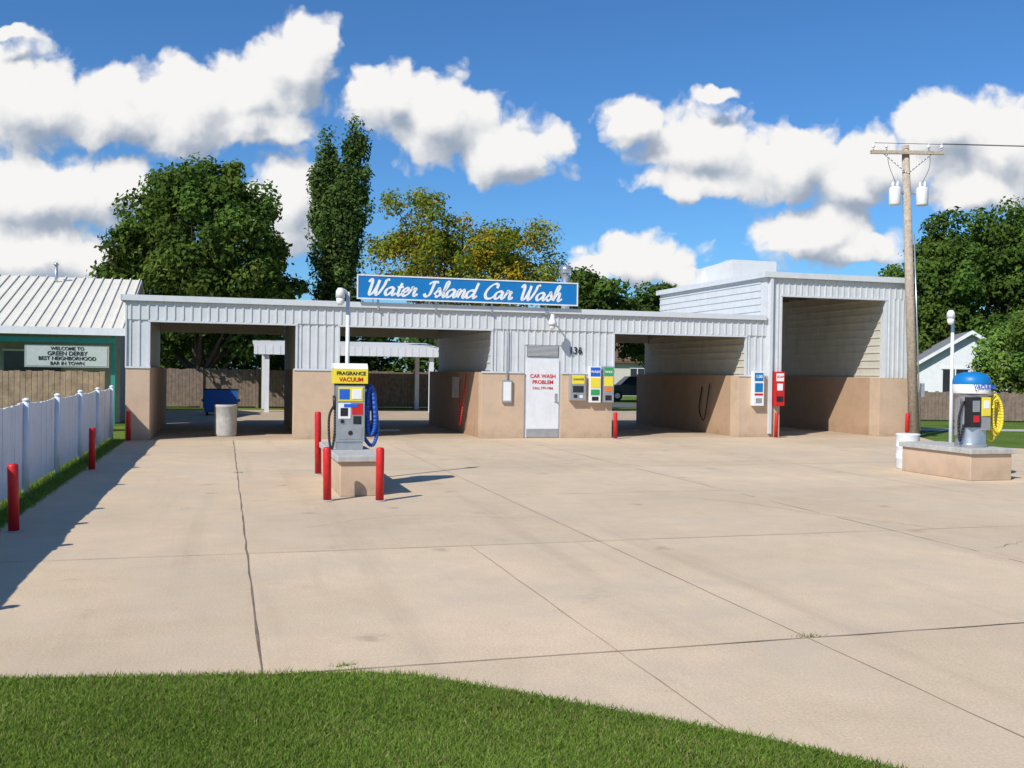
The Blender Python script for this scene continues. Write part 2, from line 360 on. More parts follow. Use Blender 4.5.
b.box(17.3,21.9,.12,7.3,4.55,4.6,'ceil'); b.box(17.12,22.1,-.12,7.4,4.652,4.70,'roof')
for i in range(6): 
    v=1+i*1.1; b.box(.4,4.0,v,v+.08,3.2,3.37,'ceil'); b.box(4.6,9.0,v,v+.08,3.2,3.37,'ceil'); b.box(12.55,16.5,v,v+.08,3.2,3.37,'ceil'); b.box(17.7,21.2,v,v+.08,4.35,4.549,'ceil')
b.box(-.1,17.16,-.12,-.095,EV-.07,EV+.07,'trim'); b.box(-.12,-.085,-.12,D+.15,EV-.07,EV+.07,'trim')
b.box(17.08,22.14,-.15,-.125,4.58,4.74,'trim'); b.box(17.08,17.115,-.12,7.4,4.58,4.74,'trim'); b.box(22.105,22.14,-.12,7.4,4.58,4.74,'trim')
for a,c in ((.5,4.03),(5.03,9.1),(12.5,16.6)):
    b.box(a,c,-.045,.065,OP-.05,OP-.001,'trim')
    b.box(a,a+.05,-.035,.05,H+.002,OP-.051,'trim'); b.box(c-.05,c,-.035,.05,H+.002,OP-.051,'trim')
b.box(17.65,21.25,-.045,.12,4.05,4.099,'trim')
b.box(17.65,17.71,-.035,.1,H+.002,4.049,'trim'); b.box(21.19,21.25,-.035,.1,H+.002,4.049,'trim')
b.box(17.28,17.37,-.12,-.045,.1,4.57,'trim'); b.box(22.0,22.07,-.12,-.045,1.8,4.57,'trim')
b.box(-.015,.018,-.045,.2,H,EV-.07,'trim')
for a,c in ((-.01,.56),(3.94,4.96),(8.79,9.97),(11.03,12.51),(16.34,17.2)):
    b.box(a,c,-.055,-.031,H-.02,H+.025,'trim')
b.obj('roof_and_trim',cw)
b=MB(); b.prism([(3.5,4.70),(6.2,4.70),(6.2,5.40),(3.5,5.50)],18.0,19.6,'roof'); b.poly([(17.4,5.5,4.702),(18,5.5,4.702),(18,5.5,5.4)],'roof')
b.obj('rooftop_unit',cw)
b=MB(); b.box(9.985,11.015,.02,.1,0,2.5,'trim'); b.box(10.04,10.96,-.012,.018,.02,2.12,'white')
for k in range(9): b.box(10.08,10.92,-.02,.0,2.2+k*.033,2.216+k*.033,'trim')
b.box(10.06,10.94,.0,.019,2.18,2.5,'ceil')
b.cyl((10.88,-.06,1.0),(10.88,-.01,1.0),.03,.03,'steel'); b.box(10.84,10.92,-.02,-.011,.95,1.2,'steel'); b.box(10.05,10.95,-.02,-.011,.03,.25,'steel')
door=b.obj('equipment_room_door',cw,bevel=.003)
for i,(t,s) in enumerate((('CAR WASH',.14),('PROBLEM',.14),('CALL 777-1966',.09))): text('door_lettering_%d'%i,t,s,cw,(10.5,-.018,1.66-i*.16),'red')
text('building_number','136',.26,cw,(11.42,-.026,2.36),'black')
b=MB(); b.box(9.35,9.62,-.10,-.031,.95,1.55,'steel'); b.box(9.38,9.59,-.105,-.10,1.0,1.5,'print'); b.cyl((9.48,-.07,1.55),(9.48,-.07,2.9),.02,.02,'steel'); b.obj('electrical_box',cw,bevel=.004)
b=MB(); b.cyl((11.8,2,EV),(11.8,2,4.6),.12,.12,'steel',18); b.cyl((11.8,2,4.66),(11.8,2,4.88),.17,.15,'steel',18); b.cyl((11.8,2,4.6),(11.8,2,4.66),.09,.09,'steel'); b.cyl((11.8,2,EV+.05),(11.8,2,EV+.09),.24,.16,'steel',18)
b.obj('vent_stack',cw)
b=MB(); b.tube([(10.55,-.05,3.3),(10.55,-.35,3.38),(10.6,-.45,3.28)],.018,'steel'); b.lathe(10.6,-.47,[(.05,3.3),(.06,3.22),(.11,3.1),(.12,3.02)],'white',14); b.lathe(10.6,-.47,[(.09,3.02),(.07,2.94),(.02,2.9)],'print',12)
b.obj('facade_floodlight',cw)
b=MB()
b.tube([(8.72,1.4,1.7),(8.66,1.4,1.1),(8.62,1.5,.5),(8.66,1.9,.25),(8.7,2.1,.8),(8.68,2.0,1.5)],.022,'red')
b.tube([(16.28,1.6,1.5),(16.2,1.6,.9),(16.2,1.8,.4),(16.25,2.2,.7),(16.28,2.1,1.4)],.02,'black')
b.box(8.68,8.8,2.6,3.0,1.0,1.6,'steel')
b.tube([(6.5,2.8,3.3),(6.9,2.8,3.05),(7.9,2.8,3.1)],.02,'steel'); b.tube([(2.2,2.8,3.3),(2.5,2.8,3.05),(3.3,2.8,3.1)],.02,'steel')
b.obj('wash_hoses',cw)

# ---------------------------------------------------------------- roof sign, script lettering
sg=empty('roof_sign',L(0,0),TH)
b=MB(); su0,su1,sz0,sz1=5.48,11.38,3.57,4.17
b.box(su0,su1,-.22,-.14,sz0,sz1,'skyblue')
t=.022
b.box(su0-.012,su1+.012,-.235,-.215,sz1-t,sz1+.012,'white'); b.box(su0-.012,su1+.012,-.235,-.215,sz0-.012,sz0+t,'white')
b.box(su0-.012,su0+t,-.234,-.216,sz0+t,sz1-t,'white'); b.box(su1-t,su1+.012,-.234,-.216,sz0+t,sz1-t,'white')
for u in (6,7.5,9,10.5): b.box(u,u+.05,-.135,-.09,3.3,4.1,'steel'); b.cyl((u,-.1,4.0),(u,.8,EV+.05),.02,.02,'steel')
b.obj('panel',sg)
G={'W':([[(0,1.6),(.2,1.95),(.42,1.6),(.42,.3),(.6,0),(.9,.35),(1.15,1.3),(1.2,1.9)],[(1.2,1.9),(1.15,.6),(1.3,0),(1.6,.3),(1.95,1.3),(2.05,1.9),(2.4,2.0)]],2.25),
'a':([[(.95,.85),(.6,1.0),(.2,.8),(.05,.4),(.2,.05),(.5,.1),(.85,.6),(.98,.95)],[(.98,.95),(.9,.35),(1.05,.02),(1.35,.3)]],1.25),
't':([[(.5,1.6),(.38,.8),(.36,.2),(.55,0),(.85,.3)],[(.1,1.05),(.8,1.12)]],.75),
'e':([[(0,.3),(.4,.45),(.68,.75),(.55,1.0),(.25,.85),(.12,.45),(.3,.03),(.6,.04),(.95,.35)]],.85),
'r':([[(0,.3),(.25,.85),(.3,1.12),(.42,.92),(.75,.92),(.66,.5),(.72,.08),(.95,.08),(1.1,.3)]],1.0),
'I':([[(.0,.35),(.3,0),(.7,.25),(.85,1.2),(.9,1.85)],[(.3,1.6),(.7,1.9),(1.4,1.9)]],1.25),
's':([[(0,.3),(.35,.85),(.42,1.12),(.55,.8),(.72,.4),(.5,.03),(.15,.12)],[(.5,.03),(.9,.3)]],.85),
'l':([[(0,.3),(.4,1.0),(.58,1.75),(.42,2.0),(.3,1.6),(.25,.5),(.4,0),(.75,.3)]],.65),
'n':([[(0,.3),(.15,.9),(.27,1.0),(.27,.5),(.22,0)],[(.22,.1),(.5,.8),(.78,1.0),(.88,.7),(.83,.2),(1.0,0),(1.25,.3)]],1.2),
'd':([[(.95,.85),(.6,1.0),(.2,.8),(.05,.4),(.2,.05),(.5,.1),(.9,.6)],[(1.15,2.0),(1.02,1.0),(.95,.3),(1.08,0),(1.4,.3)]],1.3),
'C':([[(1.45,1.4),(1.45,1.85),(1.0,1.95),(.4,1.35),(.18,.6),(.45,.05),(1.0,.05),(1.5,.5)]],1.4),
'h':([[(0,.3),(.4,1.0),(.58,1.8),(.42,2.0),(.3,1.6),(.22,.6),(.18,0)],[(.2,.2),(.5,.85),(.78,.98),(.85,.6),(.82,.15),(1.0,0),(1.3,.3)]],1.15),' ':([],.9)}
def script(bd,txt,x0,z0,k,y,m):
    x=x0; cnt=0
    for ch in txt:
        st,adv=G[ch]
        for s_ in st:
            P=crom([(px,pz,0) for px,pz in s_],7); cnt+=1; yy=y-.0006*(cnt%7)
            pts=[(p.x+.28*p.y,p.y*.93) for p in P]; prev=None
            for i,(px,pz) in enumerate(pts):
                a=pts[max(0,i-1)]; c=pts[min(len(pts)-1,i+1)]; dx,dz=c[0]-a[0],c[1]-a[1]; l=math.hypot(dx,dz) or 1; dx/=l;dz/=l
                w=.085+.12*abs(dx*math.sin(.5)-dz*math.cos(.5))
                A=(x+(px-dz*w)*k, yy, z0+(pz+dx*w)*k); B=(x+(px+dz*w)*k, yy, z0+(pz-dx*w)*k)
                if prev: bd.poly([prev[0],prev[1],B,A],m)
                prev=(A,B)
        x+=adv*k
    return x
b=MB(); b.mi('print'); xe=script(b,'Water Island Car Wash',su0+.2,sz0+.11,.213,-.2215,'print')
b.obj('script_lettering',sg)

# ---------------------------------------------------------------- wall machines
def wallbox(name,u0,u1,z0,z1,body,parts,v=-.03,d=.16):
    b=MB(); w=u1-u0; h=z1-z0
    b.box(-w/2,w/2,-d,0,0,h,body)
    for (x0,x1,a,c,m) in parts: b.box(-w/2+x0*w,-w/2+x1*w,-d-.008,-d+.002,a*h,c*h,m)
    return b.obj(name,None,L((u0+u1)/2,v-.003,z0),TH,bevel=.004)
w1=wallbox('change_machine',11.23,11.67,1.02,1.74,'steel',[(.1,.9,.62,.95,'yellow'),(.15,.85,.3,.55,'dark'),(.2,.45,.1,.22,'black'),(.6,.8,.1,.2,'print')])
text('lettering','CHANGE',.075,w1,(0,-.17,.57),'black')
w2=wallbox('vending_machine',11.78,12.1,.97,1.95,'print',[(.06,.94,.72,.97,'blue'),(.06,.94,.4,.68,'yellow'),(.1,.9,.2,.36,'green'),(.2,.8,.05,.16,'black')])
text('lettering','WASH',.09,w2,(0,-.17,.83),'print')
w3=wallbox('vending_machine',12.17,12.48,.97,1.95,'steel',[(.08,.92,.75,.97,'green'),(.08,.92,.45,.72,'yellow'),(.15,.85,.3,.42,'orange'),(.2,.8,.06,.2,'black')])
text('lettering','WAX',.09,w3,(0,-.17,.83),'print')
w4=wallbox('towel_vending_machine',16.74,17.07,.9,1.88,'print',[(.08,.92,.72,.96,'skyblue'),(.12,.88,.4,.66,'skyblue'),(.1,.9,.3,.36,'red'),(.2,.8,.08,.22,'steel')])
text('lettering','1.00',.12,w4,(0,-.17,.83),'print')
w5=wallbox('drink_vending_machine',17.42,17.72,.9,1.88,'red',[(.1,.9,.72,.95,'print'),(.2,.8,.45,.65,'print'),(.15,.85,.12,.28,'black')],v=-.05)
text('lettering','SOAP',.09,w5,(0,-.17,.83),'red')

# ---------------------------------------------------------------- bollards
def bollard(u,v,h=.72,r=.055):
    b=MB(); b.lathe(0,0,[(r,0),(r,h-.03),(r*.85,h-.008),(r*.4,h)],'red',16); b.lathe(0,0,[(r*1.6,0),(r*1.5,.012)],'slab',16)
    o=b.obj('red_bollard',None,L(u,v,0.001)); o.rotation_euler=(random.uniform(-.02,.02),random.uniform(-.02,.02),0)
for u,v in ((.19,-14.0),(.15,-7.37),(.12,-.45),(3.64,-12.05),(4.32,-12.2),(12.42,-.5),(17.32,-.45),(21.6,-.55)): bollard(u,v)
bollard(3.82,-8.6,1.05)

# ---------------------------------------------------------------- islands with machines
def island(u0,u1,v0,v1,h):
    b=MB(); b.box(.05,u1-u0-.05,.05,v1-v0-.05,0,h-.09,'block'); b.box(0,u1-u0,0,v1-v0,h-.09,h,'slab')
    return b.obj('concrete_island',None,L(u0,v0),TH,bevel=.012)
island(3.8,4.42,-11.7,-8.95,.57); island(14.55,15.5,-11.35,-9.45,.55)
def pole_lamp(u,v,z0,z1,lean=0):
    b=MB(); b.cyl((0,0,0),(0,0,z1-z0),.035,.03,'white',12); b.cyl((0,0,0),(0,0,.03),.09,.09,'steel',12)
    b.tube([(0,0,z1-z0-.05),(-.06,-.05,z1-z0+.02),(-.12,-.09,z1-z0)],.02,'white')
    b.lathe(-.13,-.1,[(.04,z1-z0+.05),(.07,z1-z0),(.075,z1-z0-.1)],'white',14); b.lathe(-.13,-.1,[(.065,z1-z0-.1),(.06,z1-z0-.18),(.03,z1-z0-.22)],'print',14)
    b.obj('lamp_post',None,L(u,v,z0),TH)
pole_lamp(4.15,-9.75,.57,2.98); pole_lamp(15.47,-9.75,.0,2.98)
def vac_left():
    e=empty('vacuum_station',L(4.1,-10.5,.572),TH)
    b=MB()
    b.box(-.19,.19,-.16,.16,0,.12,'steel'); b.box(-.21,.21,-.18,.18,.12,.95,'steel')
    b.box(-.25,.25,-.2,.2,.98,1.2,'yellow'); b.prism([(-.2,1.201),(.2,1.201),(.12,1.28),(-.12,1.28)],-.25,.25,'print'); b.box(-.2,.2,-.17,.17,.951,.979,'black')
    b.box(-.18,.18,-.19,-.178,.72,.93,'yellow'); b.box(-.17,-.02,-.198,-.188,.75,.9,'blue'); b.box(.02,.16,-.198,-.188,.75,.9,'print')
    b.box(-.18,.0,-.19,-.178,.46,.69,'print'); b.box(.02,.18,-.19,-.178,.52,.69,'red'); b.box(-.15,-.04,-.196,-.188,.5,.62,'black'); b.box(.04,.16,-.19,-.178,.38,.5,'dark')
    b.box(-.17,.17,-.19,-.178,.16,.34,'steel'); b.cyl((0,-.2,.25),(0,-.175,.25),.035,.035,'black'); b.box(-.1,.1,-.196,-.188,.63,.68,'blue')
    for x in (-.12,.12): b.cyl((x,-.2,.42),(x,-.178,.42),.03,.03,'black')
    b.box(.21,.36,-.03,.03,.86,.9,'steel')
    b.obj('body',e,bevel=.008)
    b=MB()
    for k,(w,h) in enumerate(((.10,.62),(.075,.56),(.12,.5),(.05,.6))):
        y=-.07+.045*k
        b.tube([(.24,y,.5),(.29,y,.9),(.34,y,.88),(.36+w*.2,y-.03,.4),(.33,y,.88-h-.05),(.28,y,.3),(.27,y,.82)],.03,'hosblue')
    b.tube([(.2,0,.2),(.34,-.05,.05),(.42,-.05,.3),(.37,0,.86)],.028,'hosblue')
    b.obj('blue_hose',e)
    b=MB(); b.tube([(-.2,-.05,.7),(-.3,-.08,.5),(-.3,-.1,.15),(-.26,-.1,.0),(-.22,-.12,.3),(-.22,-.1,.62)],.018,'black'); b.cyl((-.22,-.1,.6),(-.24,-.1,.8),.03,.02,'black'); b.obj('black_hose',e)
    text('header_lettering','FRAGRANCE',.075,e,(0,-.204,1.13),'black'); text('header_lettering_2','VACUUM',.085,e,(0,-.204,1.04),'red')
vac_left()
def vac_right():
    e=empty('vacuum_machine',L(15.06,-10.75,.552),TH)
    b=MB()
    b.lathe(0,0,[(.27,0),(.27,.05),(.25,.06),(.25,.92),(.27,.93)],'steel',28)
    b.lathe(0,0,[(.31,.94),(.315,1.0),(.315,1.12)],'print',28); b.lathe(0,0,[(.318,1.10),(.31,1.2),(.25,1.28),(.12,1.32)],'skyblue',28)
    b.box(-.23,-.02,-.27,-.1,.35,.88,'black'); b.box(.0,.18,-.275,-.1,.55,.88,'yellow'); b.box(.03,.15,-.281,-.27,.68,.82,'print'); b.box(-.2,-.05,-.276,-.26,.62,.82,'steel'); b.box(-.18,-.06,-.28,-.26,.44,.56,'red')
    b.box(.0,.18,-.27,-.1,.3,.53,'steel')
    b.box(-.3,-.24,-.06,.06,.2,.85,'steel'); b.box(.25,.50,-.02,.02,.86,.9,'steel')
    b.obj('body',e,bevel=.006)
    b=MB()
    for k in range(5):
        y=-.10+.05*k; w=.105+.014*k; h=.30+.02*((k*3)%4)
        b.tube([(.46+w*math.sin(t),y-.03*math.sin(t*.5),.56+h*math.cos(t)) for t in [i*math.pi/6 for i in range(13)]],.026,'yellow',8,3)
    b.tube([(.25,0,.2),(.4,-.05,.1),(.5,-.05,.3)],.026,'yellow')
    b.obj('yellow_hose',e)
    b=MB(); b.tube([(-.24,-.1,.8),(-.36,-.12,.5),(-.33,-.12,.1),(-.27,-.14,.4)],.02,'black'); b.obj('black_hose',e)
    text('header_lettering','VACUUM',.11,e,(0,-.325,1.06),'blue')
vac_right()
b=MB(); b.lathe(0,0,[(.20,0),(.215,.03),(.215,.2),(.222,.21),(.215,.22),(.215,.42),(.222,.43),(.215,.44),(.215,.64),(.225,.66),(.225,.68),(.19,.685)],'white',24); b.obj('white_barrel',None,L(14.95,-9.2),0)
b=MB(); b.lathe(0,0,[(.26,0),(.27,.04),(.28,.4),(.285,.74),(.30,.76),(.30,.82),(.22,.82),(.2,.6)],'slab',24); b.obj('concrete_trash_can',None,L(2.32,1.3),0)

# ---------------------------------------------------------------- white fence
e=empty('white_fence',L(-.35,0),TH)
b=MB(); v=-26.0
posts=[-26.4+i*2.64 for i in range(11)]
while v<.1:
    k=((v-posts[0])%2.64)/2.64; hh=1.25-.04*math.sin(math.pi*k)+random.uniform(-.008,.008)
    b.box(-.011+random.uniform(-.005,.005),.011+random.uniform(-.005,.005),v,v+.1455,.07,hh,'fence'); v+=.15
b.obj('pickets',e)
b=MB()
for i,p in enumerate(posts):
    b.cyl((.04,p,0),(.04,p,1.27),.045,.045,'fence',12); b.lathe(.04,p,[(.055,1.27),(.05,1.29),(.02,1.31)],'fence',12)
for z in (.25,1.05): b.box(-.06,-.018,-26,.1,z,z+.08,'fence')
b.obj('posts_and_rails',e)
e=empty('wooden_fence',L(0,0),TH)
b=MB(); u=-14
while u<-.9:
    b.box(u,u+.13,3.5,3.525,.05,1.62+random.uniform(-.02,.02),'wood'); u+=.14
b.box(-14,-.9,3.53,3.57,.4,.5,'wood'); b.box(-14,-.9,3.53,3.57,1.3,1.4,'wood'); b.obj('boards',e)
e=empty('wooden_fence',L(0,0),TH); b=MB(); u=-6
while u<13.5:
    b.box(u,u+.14,21,21.03,.05,1.72+random.uniform(-.04,.04),'woodg'); u+=.15
b.box(-6,13.5,21.031,21.07,.5,.6,'woodg'); b.box(-6,13.5,21.031,21.07,1.3,1.4,'woodg')
for q in range(9): b.box(-6+q*2.4,-5.88+q*2.4,20.9,20.99,0,1.8,'woodg')
b.obj('boards',e)
e=empty('wooden_fence',(0,0,0)); b=MB(); x=15.8
while x<34:
    b.box(x,x+.14,41,41.03,.05,1.2+random.uniform(-.04,.04),'woodg'); x+=.15
b.box(15.8,34,41.031,41.07,.5,.6,'woodg'); b.obj('boards',e)

# ---------------------------------------------------------------- rear canopy
e=empty('vacuum_canopy',L(0,0),TH); b=MB()
b.prism([(16,2.62),(16,2.72),(20,3.05),(20,2.95)],3.4,11.2,'roof'); b.box(3.38,11.22,15.96,15.995,2.35,2.74,'white')
for u in (3.9,10.7): b.box(u-.09,u+.09,16.1,16.28,0,2.6,'white'); b.box(u-.09,u+.09,19.4,19.58,0,2.9,'white')
for k in range(26): b.box(3.5+k*.3,3.53+k*.3,15.95,15.965,2.36,2.73,'trim')
b.obj('canopy',e)
b=MB(); b.box(7,7.5,17,17.5,0,.15,'slab'); b.lathe(7.25,17.25,[(.2,.15),(.2,1.2),(.22,1.25),(.2,1.5),(.1,1.55)],'red',16); b.obj('canopy_vacuum',e)
b=MB(); b.prism([(-.45,.12),(.45,.12),(.5,.85),(-.5,.95)],-.6,.6,'dumpb'); b.prism([(-.52,.955),(.5,.86),(.5,.9),(-.52,1.0)],-.62,.62,'black')
for x in (-.6,.0,.57): b.box(x,x+.03,-.49,-.46,.15,.9,'dumpb')
b.box(-.7,-.6,-.1,.1,.5,.6,'dumpb'); b.box(.6,.7,-.1,.1,.5,.6,'dumpb')
for x in (-.5,.5): b.cyl((x-.04,-.3,.08),(x+.04,-.3,.08),.08,.08,'rubber'); b.cyl((x-.04,.3,.08),(x+.04,.3,.08),.08,.08,'rubber')
b.obj('blue_dumpster',None,(-10.95,37.5,0),TH,bevel=.01)

# ---------------------------------------------------------------- neighbour bar building
e=empty('bar_building',L(0,0),TH); b=MB()
b.prism([(6.2,2.78),(6.2,2.88),(12.2,4.85),(18,2.88),(18,2.78),(12.2,4.72)],-18,-.6,'neighroof')
x=-17.8
while x<-.65:
    b.prism([(6.2,2.88),(6.2,2.92),(12.2,4.90),(12.2,4.85)],x,x+.04,'neighroof'); x+=.3
b.box(-18,-.58,6.12,6.195,2.68,2.90,'white')
b.obj('metal_roof',e)
b=MB(); b.box(-17.5,-.9,8.0,17.5,0,2.9,'wallgreen'); b.box(-17.5,-.9,6.3,6.5,2.45,2.60,'teal')
for u in (-.95,-4.6,-8.2,-12): b.box(u-.06,u+.06,6.5,6.62,0,2.75,'teal')
for u in (-12.5,-7.5,-4.2): b.box(u,u+1.6,7.95,7.999,1.0,2.2,'dark'); b.box(u-.06,u+1.66,7.94,7.949,.94,1.0,'white'); b.box(u-.06,u+1.66,7.94,7.949,2.2,2.26,'white')
b.obj('walls',e)
b=MB(); b.box(-3.35,-1.05,6.35,6.42,1.72,2.38,'wallgreen'); b.box(-3.29,-1.1,6.34,6.349,1.76,2.34,'board'); b.obj('welcome_board',e)
for i,(t,s) in enumerate((('WELCOME TO',.14),('GREEN DERBY',.17),('BEST NEIGHBORHOOD',.15),('BAR IN TOWN',.14))): text('board_lettering_%d'%i,t,s,e,(-2.19,6.33,2.27-i*.145),'black')
b=MB(); b.cyl((-3.3,11.5,4.4),(-3.3,11.5,5.2),.05,.05,'steel'); b.cyl((-3.3,11.5,5.2),(-3.3,11.5,5.28),.1,.04,'steel'); b.obj('roof_vent',e)

# ---------------------------------------------------------------- houses
def house(name,x,y,w,d,h,rh,wall,roof,rot=0,axis='x'):
    e=empty(name,(x,y,0),rot); b=MB()
    b.box(-w/2,w/2,-d/2,d/2,0,h,wall)
    if axis=='y':
        b.poly([(-w/2,-d/2-.002,h),(w/2,-d/2-.002,h),(0,-d/2-.002,h+rh)],wall)
        for s_ in (-1,1):
            o=.35; b.poly([(s_*(w/2+o),-d/2-o,h-rh*o/(w/2)),(s_*(w/2+o),d/2+o,h-rh*o/(w/2)),(0,d/2+o,h+rh+.02),(0,-d/2-o,h+rh+.02)],roof)
            b.poly([(s_*(w/2+o),-d/2-o-.01,h-rh*o/(w/2)-.15),(s_*(w/2+o),-d/2-o-.01,h-rh*o/(w/2)+.02),(0,-d/2-o-.01,h+rh+.04),(0,-d/2-o-.01,h+rh-.15)],'white')
    else:
        b.prism([(-d/2-.4,h-.15),(0,h+rh),(d/2+.4,h-.15),(d/2+.4,h-.03),(0,h+rh+.15),(-d/2-.4,h-.03)],-w/2-.4,w/2+.4,roof)
        b.prism([(-d/2,h),(d/2,h),(0,h+rh-.1)],-w/2,w/2,wall)
    for i in range(int(w//3)):
        wx=-w/2+1.2+i*3; b.box(wx,wx+1.1,-d/2-.03,-d/2-.004,1,2.2,'dark'); b.box(wx-.08,wx+1.18,-d/2-.05,-d/2-.031,.92,1.0,'white'); b.box(wx-.08,wx+1.18,-d/2-.05,-d/2-.031,2.2,2.28,'white')
        b.box(wx+.52,wx+.58,-d/2-.05,-d/2-.031,1.0,2.2,'white')
    b.obj('house_body',e)
house('beige_house',10.6,84,11,8,2.8,2.0,'housewall','shingle',.05)
house('white_house',22.4,50,4.8,6,2.5,1.5,'white','shingleg',-.25,'y')
house('grey_house',-30,70,12,8,2.8,2,'housewall','shingleg',.1)
house('white_house',40,75,11,8,2.8,2,'white','shingle',-.1)

# car
e=empty('parked_car',(8.2,66,0.004),math.radians(6)); b=MB()
prof=[(-2.2,.35),(-2.25,.7),(-2.1,.95),(-1.2,1.05),(-.6,1.6),(1.5,1.65),(2.15,1.1),(2.25,.7),(2.2,.35)]
n=len(prof)
vs=[(px,-.85 if pz<1.1 else -.68,pz) for px,pz in prof]+[(px,.85 if pz<1.1 else .68,pz) for px,pz in prof]
k=b.mi('carpaint'); b.v+=vs
for i in range(n): j=(i+1)%n; b.f.append((i,j,n+j,n+i)); b.m.append(k); b.sm.append(False)
b.f.append(tuple(range(n))[::-1]); b.m.append(k); b.sm.append(False); b.f.append(tuple(range(n,2*n))); b.m.append(k); b.sm.append(False)
b.poly([(-1.0,-.86,1.1),(.3,-.86,1.1),(.3,-.74,1.5),(-.55,-.74,1.5)],'dark'); b.poly([(.4,-.86,1.1),(1.8,-.86,1.1),(1.4,-.74,1.5),(.4,-.74,1.5)],'dark')
for x in (-1.4,1.4):
    for y in (-.88,.7): b.cyl((x,y,.33),(x,y+.2,.33),.33,.33,'rubber',18); b.cyl((x,y-.01,.33),(x,y+.21,.33),.18,.18,'steel',12)
b.obj('body',e)

# ---------------------------------------------------------------- utility pole
e=empty('utility_pole',L(21.9,-.5),0); b=MB()
top=Vector((-.42,0,8.6)); b.cyl((0,0,0),top,.15,.105,'pole',16)
def at(z): return top*(z/8.6)
a=at(8.38); b.box(a.x-1.08,a.x+1.08,a.y-.19,a.y-.09,8.32,8.42,'pole')
for x in (-1.0,-.62,.62,1.0): b.cyl((a.x+x,a.y-.14,8.42),(a.x+x,a.y-.14,8.5),.015,.015,'steel'); b.lathe(a.x+x,a.y-.14,[(.03,8.5),(.055,8.53),(.03,8.56),(.045,8.6),(.02,8.64)],'print',10)
b.tube([(a.x-.7,a.y-.15,8.32),(at(7.7).x,-.1,7.75)],.015,'steel'); b.tube([(a.x+.7,a.y-.15,8.32),(at(7.7).x,-.1,7.75)],.015,'steel')
for s_ in (-1,1):
    c=at(7.1); cx=c.x+s_*.40; b.lathe(cx,-.12,[(.15,6.82),(.17,6.86),(.17,7.30),(.15,7.35),(.05,7.38)],'white',18); b.lathe(cx+.06,-.16,[(.03,7.36),(.045,7.42),(.03,7.48),(.02,7.52)],'print',8); b.lathe(cx-.06,-.1,[(.03,7.36),(.045,7.42),(.03,7.48),(.02,7.52)],'print',8)
    b.tube([(cx,-.14,7.5),(c.x+s_*.6,-.14,8.0),(a.x+s_*.62,a.y-.14,8.6)],.008,'black')
    b.box(min(c.x+s_*.1,cx),max(c.x+s_*.1,cx),-.05,.05,7.18,7.26,'steel')
b.box(.1,.2,-.2,-.1,1.2,1.6,'steel'); b.cyl((.12,-.13,.2),(at(6).x+.13,-.13,6.0),.02,.02,'steel')
b.obj('pole',e)
b=MB()
for x in (-1.0,1.0):
    b.tube([(a.x+x,a.y-.14,8.64),(a.x+10,-1.0,8.35),(a.x+22,-2,8.35),(a.x+38,-3,8.9)],.008,'black',6,6)
b.obj('wires',e)

# ---------------------------------------------------------------- trees
def cluster_leaves(C,R,nl,size,base,accent=None,pacc=0.0,flat=.8):
    n=len(C); tot=n*nl
    d=rng.normal(size=(tot,3)); d/=np.linalg.norm(d,axis=1)[:,None]
    r=rng.uniform(.35,1.0,tot)**.5; Rr=np.repeat(R,nl); CC=np.repeat(C,nl,axis=0)
    p=CC+d*(r*Rr)[:,None]*np.array([1,1,flat])+rng.normal(0,.10,(tot,3))
    nrm=d+rng.normal(0,.55,(tot,3))+np.array([-.1,-.15,.35]); nrm/=np.linalg.norm(nrm,axis=1)[:,None]
    t=np.cross(nrm,rng.normal(size=(tot,3))); t/=np.linalg.norm(t,axis=1)[:,None]; q=np.cross(nrm,t)
    s=size*rng.uniform(.55,1.3,tot)[:,None]
    co=np.stack([p-t*s,p+q*s*.55,p+t*s,p-q*s*.55],1).reshape(-1,3)
    tone=np.repeat(rng.uniform(.65,1.3,n),nl)*rng.uniform(.7,1.3,tot)
    hue=np.repeat(rng.uniform(-.12,.14,n),nl)
    cols=np.array(base)[None,:]*tone[:,None]; cols[:,0]*=1+hue
    if accent is not None:
        ca=np.repeat(rng.random(n)<pacc,nl)&(rng.random(tot)<.7)|(rng.random(tot)<pacc*.3)
        cols[ca]=np.array(accent)*rng.uniform(.7,1.2,(ca.sum(),1))
    return co,cols
